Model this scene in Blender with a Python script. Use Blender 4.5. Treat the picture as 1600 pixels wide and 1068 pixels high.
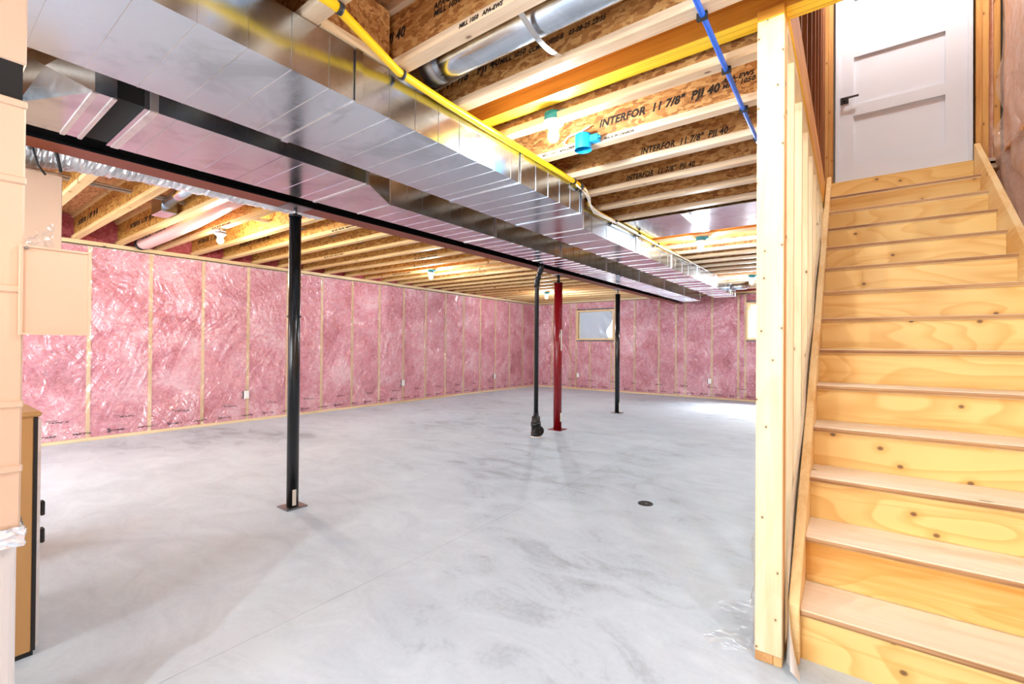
import bpy, bmesh, math, random
from mathutils import Vector, Matrix, noise
random.seed(7)
for o in list(bpy.data.objects): bpy.data.objects.remove(o)
SC = bpy.context.scene
COL = SC.collection
PI = math.pi

# ------------------------------------------------------------------ camera
CAMZ = 1.2
def build_camera():
    f, yaw, pt, roll = 712.364, math.radians(36.611), math.radians(0.34279), math.radians(0.43524)
    F = Vector((-math.sin(yaw)*math.cos(pt), math.cos(yaw)*math.cos(pt), math.sin(pt)))
    R0 = Vector((math.cos(yaw), math.sin(yaw), 0)); U0 = R0.cross(F)
    R = R0*math.cos(roll) + U0*math.sin(roll); U = R.cross(F)
    cd = bpy.data.cameras.new('camera'); cam = bpy.data.objects.new('camera', cd); COL.objects.link(cam)
    cd.sensor_width = 36.0; cd.sensor_fit = 'HORIZONTAL'; cd.lens = f/1600*36.0
    cd.clip_start = 0.02; cd.clip_end = 100
    M = Matrix((R, U, -F)).transposed().to_4x4(); M.translation = Vector((0, 0, CAMZ))
    cam.matrix_world = M
    SC.camera = cam
build_camera()

# ------------------------------------------------------------------ world, lights, exposure
w = bpy.data.worlds.new('world'); SC.world = w; w.use_nodes = True
bg = w.node_tree.nodes['Background']; bg.inputs[0].default_value = (0.86, 0.93, 1.0, 1); bg.inputs[1].default_value = 2.2
SC.view_settings.view_transform = 'Standard'; SC.view_settings.look = 'None'
SC.view_settings.gamma = 1.0; SC.view_settings.use_curve_mapping = False
SC.view_settings.exposure = 1.1
BULB_E = 950.0
def area(name, loc, target, sx, sy, power, col=(1, 1, 1), spread=0):
    l = bpy.data.lights.new(name, 'AREA'); l.shape = 'RECTANGLE'; l.size = sx; l.size_y = sy; l.energy = power; l.color = col
    if spread: l.spread = math.radians(spread)
    o = bpy.data.objects.new(name, l); COL.objects.link(o); o.location = loc
    o.rotation_euler = (Vector(target)-Vector(loc)).to_track_quat('-Z', 'Y').to_euler()
area('back_fill_light', (-2.2, -2.9, 1.35), (-2.4, 4.0, 1.3), 3.4, 2.0, 120, (0.82, 0.92, 1.0))  # added soft fill behind the camera, no opening in the back wall
area('back_left_fill_light', (-5.6, -2.9, 1.3), (-5.6, 4.0, 1.2), 2.4, 1.8, 90, (0.82, 0.92, 1.0))  # second added fill, left half of the back wall, no window there
area('far_window_light', (-1.25, 11.75, 2.5), (-1.9, 9.6, 0.0), 0.9, 0.6, 80, (0.95, 0.98, 1.0), 90)
pl = bpy.data.lights.new('stairwell_light', 'POINT'); pl.energy = 34; pl.color = (0.93, 0.97, 1.0); pl.shadow_soft_size = 0.06
po = bpy.data.objects.new('stairwell_light', pl); COL.objects.link(po); po.location = (0.35, 4.7, 5.0)

# ------------------------------------------------------------------ node helpers
def s2l(c):
    return tuple(((v/255)/12.92 if v/255 <= 0.04045 else ((v/255+0.055)/1.055)**2.4) for v in c)
class NT:
    def __init__(s, name):
        m = bpy.data.materials.new(name); m.use_nodes = True; s.m = m; s.t = m.node_tree
        s.b = s.t.nodes['Principled BSDF']; s.out = s.t.nodes['Material Output']
    def n(s, typ, **kw):
        x = s.t.nodes.new(typ)
        for k, v in kw.items(): setattr(x, k, v)
        return x
    def l(s, a, b): s.t.links.new(a, b)
    def coord(s, scale=(1, 1, 1), rand=True, kind='Object', loc=(0, 0, 0)):
        tc = s.n('ShaderNodeTexCoord'); mp = s.n('ShaderNodeMapping'); mp.inputs['Scale'].default_value = scale
        mp.inputs['Location'].default_value = loc
        if rand:
            oi = s.n('ShaderNodeObjectInfo'); mu = s.n('ShaderNodeVectorMath', operation='SCALE'); mu.inputs['Scale'].default_value = 37.0
            cx = s.n('ShaderNodeCombineXYZ'); s.l(oi.outputs['Random'], cx.inputs[0]); s.l(oi.outputs['Random'], cx.inputs[1]); s.l(oi.outputs['Random'], cx.inputs[2])
            s.l(cx.outputs[0], mu.inputs[0])
            ad = s.n('ShaderNodeVectorMath', operation='ADD'); s.l(tc.outputs[kind], ad.inputs[0]); s.l(mu.outputs[0], ad.inputs[1])
            s.l(ad.outputs[0], mp.inputs['Vector'])
        else: s.l(tc.outputs[kind], mp.inputs['Vector'])
        return mp.outputs[0]
    def noise(s, vec, scale, detail=4, rough=0.55, dist=0.0):
        x = s.n('ShaderNodeTexNoise'); x.inputs['Scale'].default_value = scale; x.inputs['Detail'].default_value = detail
        x.inputs['Roughness'].default_value = rough; x.inputs['Distortion'].default_value = dist
        if vec is not None: s.l(vec, x.inputs['Vector'])
        return x
    def ramp(s, fac, stops, interp='LINEAR'):
        x = s.n('ShaderNodeValToRGB'); cr = x.color_ramp; cr.interpolation = interp
        while len(cr.elements) < len(stops): cr.elements.new(0.5)
        for e, (p, c) in zip(cr.elements, stops):
            e.position = p; e.color = (*c, 1) if len(c) == 3 else c
        s.l(fac, x.inputs[0]); return x.outputs[0]
    def mix(s, fac, a, b, mode='MIX'):
        x = s.n('ShaderNodeMix', data_type='RGBA', blend_type=mode)
        for sock, v in ((x.inputs[0], fac), (x.inputs[6], a), (x.inputs[7], b)):
            if hasattr(v, 'is_output'): s.l(v, sock)
            elif isinstance(v, (int, float)): sock.default_value = v
            else: sock.default_value = (*v, 1)
        return x.outputs[2]
    def math(s, op, a, b=None, clamp=False):
        x = s.n('ShaderNodeMath', operation=op); x.use_clamp = clamp
        for i, v in enumerate((a, b)):
            if v is None: continue
            if hasattr(v, 'is_output'): s.l(v, x.inputs[i])
            else: x.inputs[i].default_value = v
        return x.outputs[0]
    def bump(s, h, strength=0.3, dist=0.01):
        x = s.n('ShaderNodeBump'); x.inputs['Strength'].default_value = strength; x.inputs['Distance'].default_value = dist
        s.l(h, x.inputs['Height']); return x.outputs[0]
    def setp(s, **kw):
        for k, v in kw.items():
            k = k.replace('_', ' ')
            sock = s.b.inputs[k]
            if hasattr(v, 'is_output'): s.l(v, sock)
            else: sock.default_value = (*v, 1) if isinstance(v, tuple) and len(v) == 3 else v

def plain(name, rgb, rough=0.5, metal=0.0, **kw):
    t = NT(name); t.setp(Base_Color=s2l(rgb), Roughness=rough, Metallic=metal, **kw); return t.m

def wood(name, light, dark, axis=0, knots=0.5, rough=0.55, grain=26.0, knot_scale=3.2, knot_aniso=0.55, contrast=1.0, flat=None, cath=0.0):
    t = NT(name)
    st = [1.0, 1.0, 1.0]; st[axis] = 0.055
    v = t.coord(tuple(st))
    warp = t.noise(v, 5.0, 3, 0.5, 0.6)
    g = t.noise(v, grain, 5, 0.6, 1.6)
    mixf = t.math('ADD', t.math('MULTIPLY', warp.outputs[0], 0.6), t.math('MULTIPLY', g.outputs[0], 0.4))
    c = t.ramp(mixf, [(0.36, s2l(dark)), (0.36+0.2/contrast, s2l(light)), (1.0, s2l(light))])
    if cath > 0:
        sc_ = [1.0, 1.0, 1.0]; sc_[axis] = 0.28
        cn = t.noise(t.coord(tuple(sc_)), 4.0, 1, 0.4, 0.25)
        fr_ = t.math('FRACT', t.math('MULTIPLY', cn.outputs[0], 11.0))
        band = t.ramp(fr_, [(0.0, (0, 0, 0)), (0.55, (0.25, 0.25, 0.25)), (0.9, (1, 1, 1)), (1.0, (0, 0, 0))])
        c = t.mix(t.math('MULTIPLY', band, cath), c, s2l(dark))
    if knots > 0:
        sk = [1.0, 1.0, 1.0]; sk[axis] = knot_aniso
        pass
        kv = t.coord(tuple(sk))
        vo = t.n('ShaderNodeTexVoronoi', feature='F1'); vo.inputs['Scale'].default_value = knot_scale
        if flat is None: t.l(kv, vo.inputs['Vector'])
        else:
            vo.voronoi_dimensions = '2D'; sp = t.n('ShaderNodeSeparateXYZ'); t.l(kv, sp.inputs[0]); cb = t.n('ShaderNodeCombineXYZ')
            ax = [q for q in (0, 1, 2) if q != flat]; t.l(sp.outputs[ax[0]], cb.inputs[0]); t.l(sp.outputs[ax[1]], cb.inputs[1]); t.l(cb.outputs[0], vo.inputs['Vector'])
        nz = t.noise(kv, 22, 2)
        d = t.math('ADD', vo.outputs['Distance'], t.math('MULTIPLY', nz.outputs[0], 0.02))
        sep = t.n('ShaderNodeSeparateColor'); t.l(vo.outputs['Color'], sep.inputs[0])
        on = t.math('LESS_THAN', sep.outputs[0], knots)
        core = t.math('MULTIPLY', t.ramp(d, [(0.035, (1, 1, 1)), (0.06, (0, 0, 0))]), on)
        ring = t.math('MULTIPLY', t.ramp(d, [(0.05, (1, 1, 1)), (0.16, (0, 0, 0))]), on)
        c = t.mix(t.math('MULTIPLY', ring, 0.5), c, s2l(dark))
        c = t.mix(t.math('MULTIPLY', core, 0.85), c, s2l((96, 62, 34)))
    t.setp(Base_Color=c, Roughness=rough)
    t.l(t.bump(g.outputs[0], 0.12, 0.004), t.b.inputs['Normal'])
    return t.m

def osb(name, a, b, c3):
    t = NT(name)
    v = t.coord((7.5, 16.0, 17.0)); nz = t.noise(v, 1.6, 3, 0.6)
    ad = t.n('ShaderNodeVectorMath', operation='ADD'); t.l(v, ad.inputs[0]); t.l(nz.outputs['Color'], ad.inputs[1])
    vo = t.n('ShaderNodeTexVoronoi', feature='F1'); vo.inputs['Scale'].default_value = 3.6; t.l(ad.outputs[0], vo.inputs['Vector'])
    sep = t.n('ShaderNodeSeparateColor'); t.l(vo.outputs['Color'], sep.inputs[0])
    big = t.noise(t.coord((2, 2, 2)), 1.2, 2)
    f = t.math('ADD', t.math('MULTIPLY', sep.outputs[0], 0.75), t.math('MULTIPLY', big.outputs[0], 0.25))
    c = t.ramp(f, [(0.12, s2l(a)), (0.45, s2l(b)), (0.8, s2l(c3))])
    fl = t.noise(t.coord((9, 30, 45)), 5, 3)
    c = t.mix(t.ramp(fl.outputs[0], [(0.6, (0, 0, 0)), (0.72, (0.6, 0.6, 0.6))]), c, s2l(a))
    t.setp(Base_Color=c, Roughness=0.7)
    t.l(t.bump(sep.outputs[0], 0.25, 0.004), t.b.inputs['Normal'])
    return t.m

def lvl(name, face_light, face_dark, edge_light, edge_dark, axis=0):
    """laminated beam: broad faces veneer, under-edge shows the plies"""
    t = NT(name)
    st = [1.0, 1.0, 1.0]; st[axis] = 0.05
    v = t.coord(tuple(st)); g = t.noise(v, 20, 4, 0.6, 1.2)
    cf = t.ramp(g.outputs[0], [(0.35, s2l(face_dark)), (0.6, s2l(face_light))])
    sx = [60.0, 60.0, 60.0]; sx[axis] = 0.6; sx[2] = 0.6
    p = t.noise(t.coord(tuple(sx)), 2.0, 2, 0.5)
    ce = t.ramp(p.outputs[0], [(0.33, s2l(edge_dark)), (0.5, s2l(edge_light))])
    geo = t.n('ShaderNodeNewGeometry'); sep = t.n('ShaderNodeSeparateXYZ'); t.l(geo.outputs['Normal'], sep.inputs[0])
    dn = t.math('GREATER_THAN', t.math('ABSOLUTE', sep.outputs[2]), 0.5)
    t.setp(Base_Color=t.mix(dn, cf, ce), Roughness=0.5); return t.m

def galv(name, rgb, rough=0.2, spangle=0.06, tint=None):
    t = NT(name); v = t.coord((1, 1, 1))
    vo = t.n('ShaderNodeTexVoronoi', feature='F1'); vo.inputs['Scale'].default_value = 90; t.l(v, vo.inputs['Vector'])
    sep = t.n('ShaderNodeSeparateColor'); t.l(vo.outputs['Color'], sep.inputs[0])
    sm = t.noise(v, 3.0, 5, 0.65, 0.8)
    a = s2l(rgb); b = tuple(x*0.78 for x in a)
    c = t.ramp(sm.outputs[0], [(0.36, b), (0.5, a)])
    r = t.math('ADD', rough, t.math('MULTIPLY', sep.outputs[0], spangle))
    r = t.math('ADD', r, t.math('MULTIPLY', sm.outputs[0], 0.1))
    t.setp(Base_Color=c, Metallic=1.0, Roughness=r)
    
    return t.m

def concrete():
    t = NT('concrete'); v = t.coord((1, 1, 1), rand=False)
    st = t.coord((1.0, 1.7, 1), rand=False)
    n1 = t.noise(v, 0.42, 4, 0.55, 0.5); n2 = t.noise(st, 2.4, 8, 0.66, 1.0); n3 = t.noise(v, 40, 4, 0.6)
    f = t.math('ADD', t.math('MULTIPLY', n1.outputs[0], 0.5), t.math('ADD', t.math('MULTIPLY', n2.outputs[0], 0.4), t.math('MULTIPLY', n3.outputs[0], 0.1)))
    c = t.ramp(f, [(0.34, s2l((142, 154, 167))), (0.46, s2l((191, 205, 218))), (0.60, s2l((211, 224, 236)))])
    scr = t.noise(t.coord((1.6, 7, 1), rand=False), 3.0, 7, 0.72, 2.0)
    c = t.mix(t.ramp(scr.outputs[0], [(0.62, (0, 0, 0)), (0.78, (0.35, 0.35, 0.35))]), c, s2l((226, 230, 236)))
    c = t.mix(t.ramp(scr.outputs[0], [(0.24, (0.4, 0.4, 0.4)), (0.36, (0, 0, 0))]), c, s2l((150, 151, 156)))
    t.setp(Base_Color=c, Roughness=t.math('ADD', 0.42, t.math('MULTIPLY', n2.outputs[0], 0.3)))
    t.l(t.bump(n2.outputs[0], 0.06, 0.01), t.b.inputs['Normal'])
    return t.m

def pinkwool(name, c1, c2, c3):
    t = NT(name); v = t.coord((1, 1, 1))
    n1 = t.noise(v, 1.7, 3, 0.6, 0.8); n2 = t.noise(v, 13, 8, 0.74, 1.8)
    f = t.math('ADD', t.math('MULTIPLY', n1.outputs[0], 0.45), t.math('MULTIPLY', n2.outputs[0], 0.55))
    c = t.ramp(f, [(0.36, s2l(c1)), (0.5, s2l(c2)), (0.61, s2l(c3))])
    t.setp(Base_Color=c, Roughness=0.95)
    t.l(t.bump(n2.outputs[0], 0.6, 0.03), t.b.inputs['Normal'])
    return t.m

def poly(name, fold=1.0, haze=0.10, prints=False, tint=(235, 228, 232), along=1, gloss=0.11, rough=0.2):
    t = NT(name); t.t.nodes.remove(t.b)
    v = t.coord((1, 1, 1), rand=False)
    # crumpled film: stretched, strongly distorted noises
    def streak(ang, sc, seed):
        tc = t.n('ShaderNodeTexCoord'); wn = t.noise(tc.outputs['Object'], 1.1+0.3*seed, 2)
        ofs = t.n('ShaderNodeVectorMath', operation='MULTIPLY_ADD'); t.l(wn.outputs['Color'], ofs.inputs[0]); ofs.inputs[1].default_value = (0.5, 0.5, 0.5); t.l(tc.outputs['Object'], ofs.inputs[2])
        m0 = t.n('ShaderNodeMapping'); m1_ = t.n('ShaderNodeMapping'); rot = [0, 0, 0]; rot[1-along] = ang; m0.inputs['Rotation'].default_value = rot
        sc3 = [1, 1, sc[1]]; sc3[along] = sc[0]; m1_.inputs['Scale'].default_value = sc3; m1_.inputs['Location'].default_value = (seed*3.3, seed*1.7, seed)
        t.l(ofs.outputs[0], m0.inputs[0]); t.l(m0.outputs[0], m1_.inputs[0])
        return t.noise(m1_.outputs[0], 1.0, 2, 0.45, 0.3)
    nA = streak(0.45, (12.0, 1.6), 1); nB = streak(-0.6, (15.0, 2.2), 2); nC = streak(1.2, (9.0, 1.8), 3)
    reg = t.noise(v, 0.75, 2)
    amt = t.ramp(reg.outputs[0], [(0.38, (0.3, 0.3, 0.3)), (0.58, (1, 1, 1))])
    h = t.math('MULTIPLY', t.math('ADD', t.math('ADD', nA.outputs[0], t.math('MULTIPLY', nB.outputs[0], 0.7)), t.math('MULTIPLY', nC.outputs[0], 0.5)), amt)
    nrm = t.bump(h, 1.0, 0.10*fold)
    gl = t.n('ShaderNodeBsdfGlossy'); gl.inputs['Roughness'].default_value = rough; t.l(nrm, gl.inputs['Normal'])
    tr = t.n('ShaderNodeBsdfTransparent'); df = t.n('ShaderNodeBsdfDiffuse'); df.inputs['Color'].default_value = (*s2l(tint), 1)
    t.l(nrm, df.inputs['Normal'])
    m1 = t.n('ShaderNodeMixShader'); m1.inputs[0].default_value = haze; t.l(tr.outputs[0], m1.inputs[1]); t.l(df.outputs[0], m1.inputs[2])
    lw = t.n('ShaderNodeLayerWeight'); lw.inputs['Blend'].default_value = 0.5
    ff = t.math('ADD', t.math('MULTIPLY', t.math('POWER', lw.outputs['Facing'], 4.0), 0.3), gloss, True)
    m2 = t.n('ShaderNodeMixShader'); t.l(ff, m2.inputs[0]); t.l(m1.outputs[0], m2.inputs[1]); t.l(gl.outputs[0], m2.inputs[2])
    last = m2.outputs[0]
    if prints:
        tc = t.n('ShaderNodeTexCoord'); sp = t.n('ShaderNodeSeparateXYZ'); t.l(tc.outputs['Object'], sp.inputs[0])
        a, z = sp.outputs[along], sp.outputs[2]
        def band(z0, z1): return t.math('MULTIPLY', t.math('GREATER_THAN', z, z0), t.math('LESS_THAN', z, z1))
        def dash(per, duty, off=0.0):
            fr_ = t.math('FRACT', t.math('ADD', t.math('DIVIDE', a, per), off)); return t.math('LESS_THAN', fr_, duty)
        fine = t.noise(t.coord((60, 60, 90), rand=False), 1.0, 2, 0.5)
        ink = t.math('GREATER_THAN', fine.outputs[0], 0.47)
        m_ = t.math('ADD', t.math('MULTIPLY', band(0.085, 0.105), dash(0.31, 0.55)), t.math('MULTIPLY', band(0.245, 0.262), dash(0.61, 0.28, 0.3)), True)
        m_ = t.math('ADD', m_, t.math('MULTIPLY', band(0.272, 0.28), dash(0.61, 0.2, 0.36)), True)
        m_ = t.math('ADD', m_, t.math('MULTIPLY', band(0.07, 0.12), dash(0.62, 0.06, 0.5)), True)
        ink = t.math('MULTIPLY', t.math('MULTIPLY', ink, m_), 0.75)
        dk = t.n('ShaderNodeBsdfDiffuse'); dk.inputs['Color'].default_value = (0.05, 0.03, 0.04, 1)
        m3 = t.n('ShaderNodeMixShader'); t.l(ink, m3.inputs[0]); t.l(last, m3.inputs[1]); t.l(dk.outputs[0], m3.inputs[2]); last = m3.outputs[0]
    t.l(last, t.out.inputs['Surface']); return t.m

def emit(name, col, e):
    t = NT(name); t.setp(Base_Color=(0, 0, 0), Emission_Color=col, Emission_Strength=e); return t.m

M = {}
M['concrete'] = concrete()
M['pine'] = wood('pine', (232, 204, 162), (208, 168, 116), 0, 0.35)
M['pine_y'] = wood('pine_along', (232, 206, 166), (208, 170, 120), 1, 0.35)
M['pine_z'] = wood('pine_upright', (238, 216, 176), (222, 186, 134), 2, 0.8, knot_scale=8, flat=1)
M['post_wood'] = wood('post_pine', (242, 220, 182), (228, 192, 142), 2, 1.1, knot_scale=10.0, flat=1, knot_aniso=0.8, cath=0.35)
M['foot_wood'] = wood('foot_pine', (222, 176, 116), (196, 142, 84), 1, 0.2)
M['stud'] = wood('stud_pine', (232, 198, 150), (205, 160, 106), 2, 0.2)
M['stud_gold'] = wood('stud_gold', (226, 172, 98), (198, 132, 60), 2, 0.6, knot_scale=8, flat=1)
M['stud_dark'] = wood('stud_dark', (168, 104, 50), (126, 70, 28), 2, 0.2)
M['flange'] = wood('flange_pine', (226, 202, 172), (200, 166, 128), 0, 0.4, knot_scale=5, flat=2)
M['flange_gold'] = wood('flange_gold', (226, 190, 134), (198, 150, 90), 0, 0.3, knot_scale=5, flat=2)
M['osb'] = osb('osb_web', (138, 84, 38), (180, 124, 64), (208, 160, 98))
M['osb_gold'] = osb('osb_web_gold', (152, 92, 32), (192, 134, 54), (214, 164, 82))
M['subfloor'] = osb('subfloor_osb', (166, 104, 58), (206, 146, 92), (224, 172, 118))
M['lvl'] = lvl('laminated_x', (214, 148, 52), (186, 116, 32), (250, 208, 52), (214, 160, 28), 0)
M['lvl_y'] = lvl('laminated_y', (236, 172, 52), (206, 134, 30), (246, 200, 60), (214, 160, 28), 1)
M['riser'] = wood('riser_plywood', (240, 202, 128), (214, 150, 60), 0, 0.9, 0.5, 12, 4.2, 0.8, 1.3, flat=1, cath=0.5)
M['tread'] = wood('tread_plywood', (246, 234, 216), (234, 214, 186), 0, 0.25, 0.5, 14, flat=2, cath=0.4)
M['ply'] = lvl('tread_edge_ply', (196, 152, 102), (146, 98, 56), (240, 222, 196), (222, 192, 146), 0)
M['stringer'] = wood('stringer_pine', (240, 208, 150), (222, 172, 100), 1, 0.5, knot_scale=4, flat=0)
M['galv'] = galv('galvanized', (212, 220, 230), 0.13, 0.04)
M['galv_side'] = galv('galvanized_side', (216, 224, 232), 0.13)
M['galv_warm_reflect'] = plain('warm_reflect_sheet_metal', (224, 196, 170), 0.4, 0.4)  # galvanized metal with the warm room reflection mixed into its base colour
M['galv_dull'] = galv('galvanized_dull', (226, 222, 220), 0.34)
M['foil'] = galv('crinkled_foil', (232, 234, 238), 0.42)
M['canvas'] = plain('black_canvas', (20, 19, 18), 0.85)
M['steel'] = galv('bare_steel', (150, 150, 152), 0.3)
M['beam'] = plain('red_oxide_steel', (128, 56, 28), 0.5)
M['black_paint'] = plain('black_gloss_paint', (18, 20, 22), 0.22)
M['red_paint'] = plain('red_gloss_paint', (128, 12, 22), 0.25)
M['abs'] = plain('black_abs', (20, 20, 20), 0.35)
M['gas'] = plain('yellow_coating', (250, 200, 10), 0.35)
M['pex'] = plain('blue_tube', (20, 96, 214), 0.35)
M['pvcblue'] = plain('blue_box_plastic', (14, 150, 206), 0.4)
M['teal'] = plain('teal_box_plastic', (30, 126, 150), 0.4)
M['porcelain'] = plain('white_porcelain', (240, 240, 238), 0.3)
M['white'] = plain('white_paint', (228, 232, 240), 0.4)
M['plate'] = plain('white_plate', (238, 238, 236), 0.35)
M['ink'] = plain('black_ink', (38, 28, 20), 0.8)
M['dark'] = plain('dark_rubber', (28, 26, 26), 0.6)
M['wire'] = plain('grey_cable', (178, 168, 158), 0.6)
M['cablewhite'] = plain('white_cable', (226, 214, 196), 0.5)
M['tan'] = plain('tan_enamel', (196, 150, 92), 0.4)
M['label'] = plain('paper_label', (226, 220, 206), 0.7)
M['nickel'] = plain('dark_nickel', (90, 88, 86), 0.3, 1.0)
M['wool'] = pinkwool('pink_wool', (186, 72, 92), (230, 140, 156), (248, 196, 206))
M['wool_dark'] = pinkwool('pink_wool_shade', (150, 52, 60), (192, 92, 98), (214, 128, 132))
M['wool_peach'] = pinkwool('peach_wool', (230, 164, 136), (246, 196, 166), (252, 216, 192))
M['poly'] = poly('vapour_film_left', 1.3, 0.15, True, along=1)
M['poly_far'] = poly('vapour_film_far', 2.0, 0.19, True, along=0)
M['poly_loose'] = poly('loose_film', 0.8, 0.34, tint=(250, 214, 192))
M['scrap_film'] = poly('scrap_film', 0.8, 0.10)
M['clear_film'] = poly('clear_film', 0.9, 0.04, gloss=0.09, rough=0.2)
M['poly_grey'] = plain('grey_film', (240, 240, 238), 0.3)
M['film_blue'] = plain('window_film', (192, 206, 222), 0.3)
M['drywall'] = plain('drywall_paper', (206, 200, 190), 0.85)
M['brown'] = plain('brown_board', (120, 70, 34), 0.8)
M['foundation'] = plain('foundation', (120, 116, 112), 0.9)
M['drain'] = plain('drain_iron', (70, 70, 72), 0.5, 0.6)
M['sleeve'] = plain('pink_sleeve', (234, 186, 178), 0.35)
M['white_enamel'] = plain('white_enamel', (236, 230, 228), 0.25)
M['bulb'] = emit('bulb_glow', (0.87, 0.95, 1.0), BULB_E)
M['bulb_near'] = emit('bulb_glow_near', (0.87, 0.95, 1.0), BULB_E*0.55)
M['bulb_bright'] = emit('bulb_glow_bright', (0.88, 0.95, 1.0), BULB_E*1.4)
M['bulb_warm'] = emit('bulb_glow_warm', (1.0, 0.90, 0.72), BULB_E)
def glass():
    t = NT('glass'); t.t.nodes.remove(t.b)
    g = t.n('ShaderNodeBsdfGlossy'); g.inputs['Roughness'].default_value = 0.02; tr = t.n('ShaderNodeBsdfTransparent')
    m = t.n('ShaderNodeMixShader'); m.inputs[0].default_value = 0.08; t.l(tr.outputs[0], m.inputs[1]); t.l(g.outputs[0], m.inputs[2])
    t.l(m.outputs[0], t.out.inputs['Surface']); return t.m
M['glass'] = glass()

# ------------------------------------------------------------------ mesh helpers
class MB:
    def __init__(s): s.v = []; s.f = []; s.sm = []
    def add(s, vs, fs, smooth=False):
        b = len(s.v); s.v += [tuple(x) for x in vs]
        for q in fs: s.f.append([b+i for i in q]); s.sm.append(smooth)
        return s
    def box(s, x0, x1, y0, y1, z0, z1):
        return s.add([(x0,y0,z0),(x1,y0,z0),(x1,y1,z0),(x0,y1,z0),(x0,y0,z1),(x1,y0,z1),(x1,y1,z1),(x0,y1,z1)],
                     [(3,2,1,0),(4,5,6,7),(0,1,5,4),(1,2,6,5),(2,3,7,6),(3,0,4,7)])
    def prism(s, pts, axis, a0, a1):
        """pts: 2d polygon in the two other axes; extruded along axis from a0 to a1"""
        def p3(p, a):
            if axis == 0: return (a, p[0], p[1])
            if axis == 1: return (p[0], a, p[1])
            return (p[0], p[1], a)
        n = len(pts); vs = [p3(p, a0) for p in pts]+[p3(p, a1) for p in pts]
        fs = [tuple(range(n)), tuple(range(2*n-1, n-1, -1))]+[(i, i+n, (i+1) % n+n, (i+1) % n) for i in range(n)]
        return s.add(vs, fs)
    def tube(s, pts, r, n=10, cap=True):
        pts = [Vector(p) for p in pts]; k = len(pts); rs = r if isinstance(r, (list, tuple)) else [r]*k
        rings = []; up = None
        for i, p in enumerate(pts):
            a = pts[max(i-1, 0)]; b = pts[min(i+1, k-1)]; t = (b-a)
            if t.length < 1e-9: t = Vector((0, 0, 1))
            t.normalize()
            if up is None:
                up = Vector((0, 0, 1)) if abs(t.z) < 0.9 else Vector((1, 0, 0))
            x = t.cross(up)
            if x.length < 1e-4: x = t.cross(Vector((0, 1, 0)))
            x.normalize(); y = x.cross(t).normalized(); up = y
            rings.append([p+(x*math.cos(2*PI*j/n)+y*math.sin(2*PI*j/n))*rs[i] for j in range(n)])
        vs = [q for rg in rings for q in rg]; fs = []
        for i in range(k-1):
            for j in range(n): fs.append((i*n+j, i*n+(j+1) % n, (i+1)*n+(j+1) % n, (i+1)*n+j))
        s.add(vs, fs, True)
        if cap:
            s.add(rings[0], [tuple(range(n))[::-1]]); s.add(rings[-1], [tuple(range(n))])
        return s
    def cyl(s, p0, p1, r0, r1=None, n=16):
        p0 = Vector(p0); p1 = Vector(p1); r1 = r0 if r1 is None else r1
        return s.tube([p0, p1], [r0, r1], n)
    def sphere(s, c, r, nu=16, nv=10, sz=1.0):
        vs = []; fs = []
        for i in range(nv+1):
            a = PI*i/nv
            for j in range(nu):
                b = 2*PI*j/nu; vs.append((c[0]+r*math.sin(a)*math.cos(b), c[1]+r*math.sin(a)*math.sin(b), c[2]+r*sz*math.cos(a)))
        for i in range(nv):
            for j in range(nu): fs.append((i*nu+j, (i+1)*nu+j, (i+1)*nu+(j+1) % nu, i*nu+(j+1) % nu))
        return s.add(vs, fs, True)
    def grid(s, fn, nu, nv, smooth=True):
        vs = [fn(i/nu, j/nv) for i in range(nu+1) for j in range(nv+1)]
        fs = [(i*(nv+1)+j, (i+1)*(nv+1)+j, (i+1)*(nv+1)+j+1, i*(nv+1)+j+1) for i in range(nu) for j in range(nv)]
        return s.add(vs, fs, smooth)
    def mesh(s, name, mat, origin=(0, 0, 0), bevel=0.0):
        me = bpy.data.meshes.new(name); o = Vector(origin)
        bm = bmesh.new(); bv = [bm.verts.new(Vector(p)-o) for p in s.v]
        for q, sm in zip(s.f, s.sm):
            try: fc = bm.faces.new([bv[i] for i in q]); fc.smooth = sm
            except ValueError: pass
        bmesh.ops.remove_doubles(bm, verts=bm.verts, dist=1e-5)
        bmesh.ops.recalc_face_normals(bm, faces=bm.faces)
        if bevel: bmesh.ops.bevel(bm, geom=list(bm.edges), offset=bevel, segments=1, affect='EDGES', clamp_overlap=True)
        bm.to_mesh(me); bm.free(); me.materials.append(mat if not isinstance(mat, str) else M[mat]); return me

WL = {}
def link(o, parent, origin):
    COL.objects.link(o); origin = Vector(origin)
    if parent is not None: o.parent = parent; o.location = origin-WL[parent.name]
    else: o.location = origin
    WL[o.name] = origin
    return o
def mk(name, mb, mat, parent=None, origin=(0, 0, 0), bevel=0.0, **props):
    o = bpy.data.objects.new(name, mb.mesh(name, mat, origin, bevel)); link(o, parent, origin)
    for k, v in props.items(): o[k] = v
    return o
def thing(name, label, cat, loc=(0, 0, 0), group=None):
    o = bpy.data.objects.new(name, None); o.empty_display_size = 0.1; link(o, None, loc)
    o['label'] = label; o['category'] = cat
    if group: o['group'] = group
    return o
def single(name, mb, mat, label, cat, origin=(0, 0, 0), group=None, bevel=0.0):
    o = mk(name, mb, mat, None, origin, bevel); o['label'] = label; o['category'] = cat
    if group: o['group'] = group
    return o
def struct(name, mb, mat, label=None, cat=None):
    o = mk(name, mb, mat); o['kind'] = 'structure'
    if label: o['label'] = label
    if cat: o['category'] = cat
    return o
def inst(o, parent, origin, name=None):
    c = o.copy(); c.parent = None; COL.objects.link(c); c.name = name or o.name.split('.')[0]
    c.parent = parent; c.location = Vector(origin)-(WL[parent.name] if parent else Vector()); WL[c.name] = Vector(origin)
    c.matrix_parent_inverse = Matrix.Identity(4)
    return c
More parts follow.
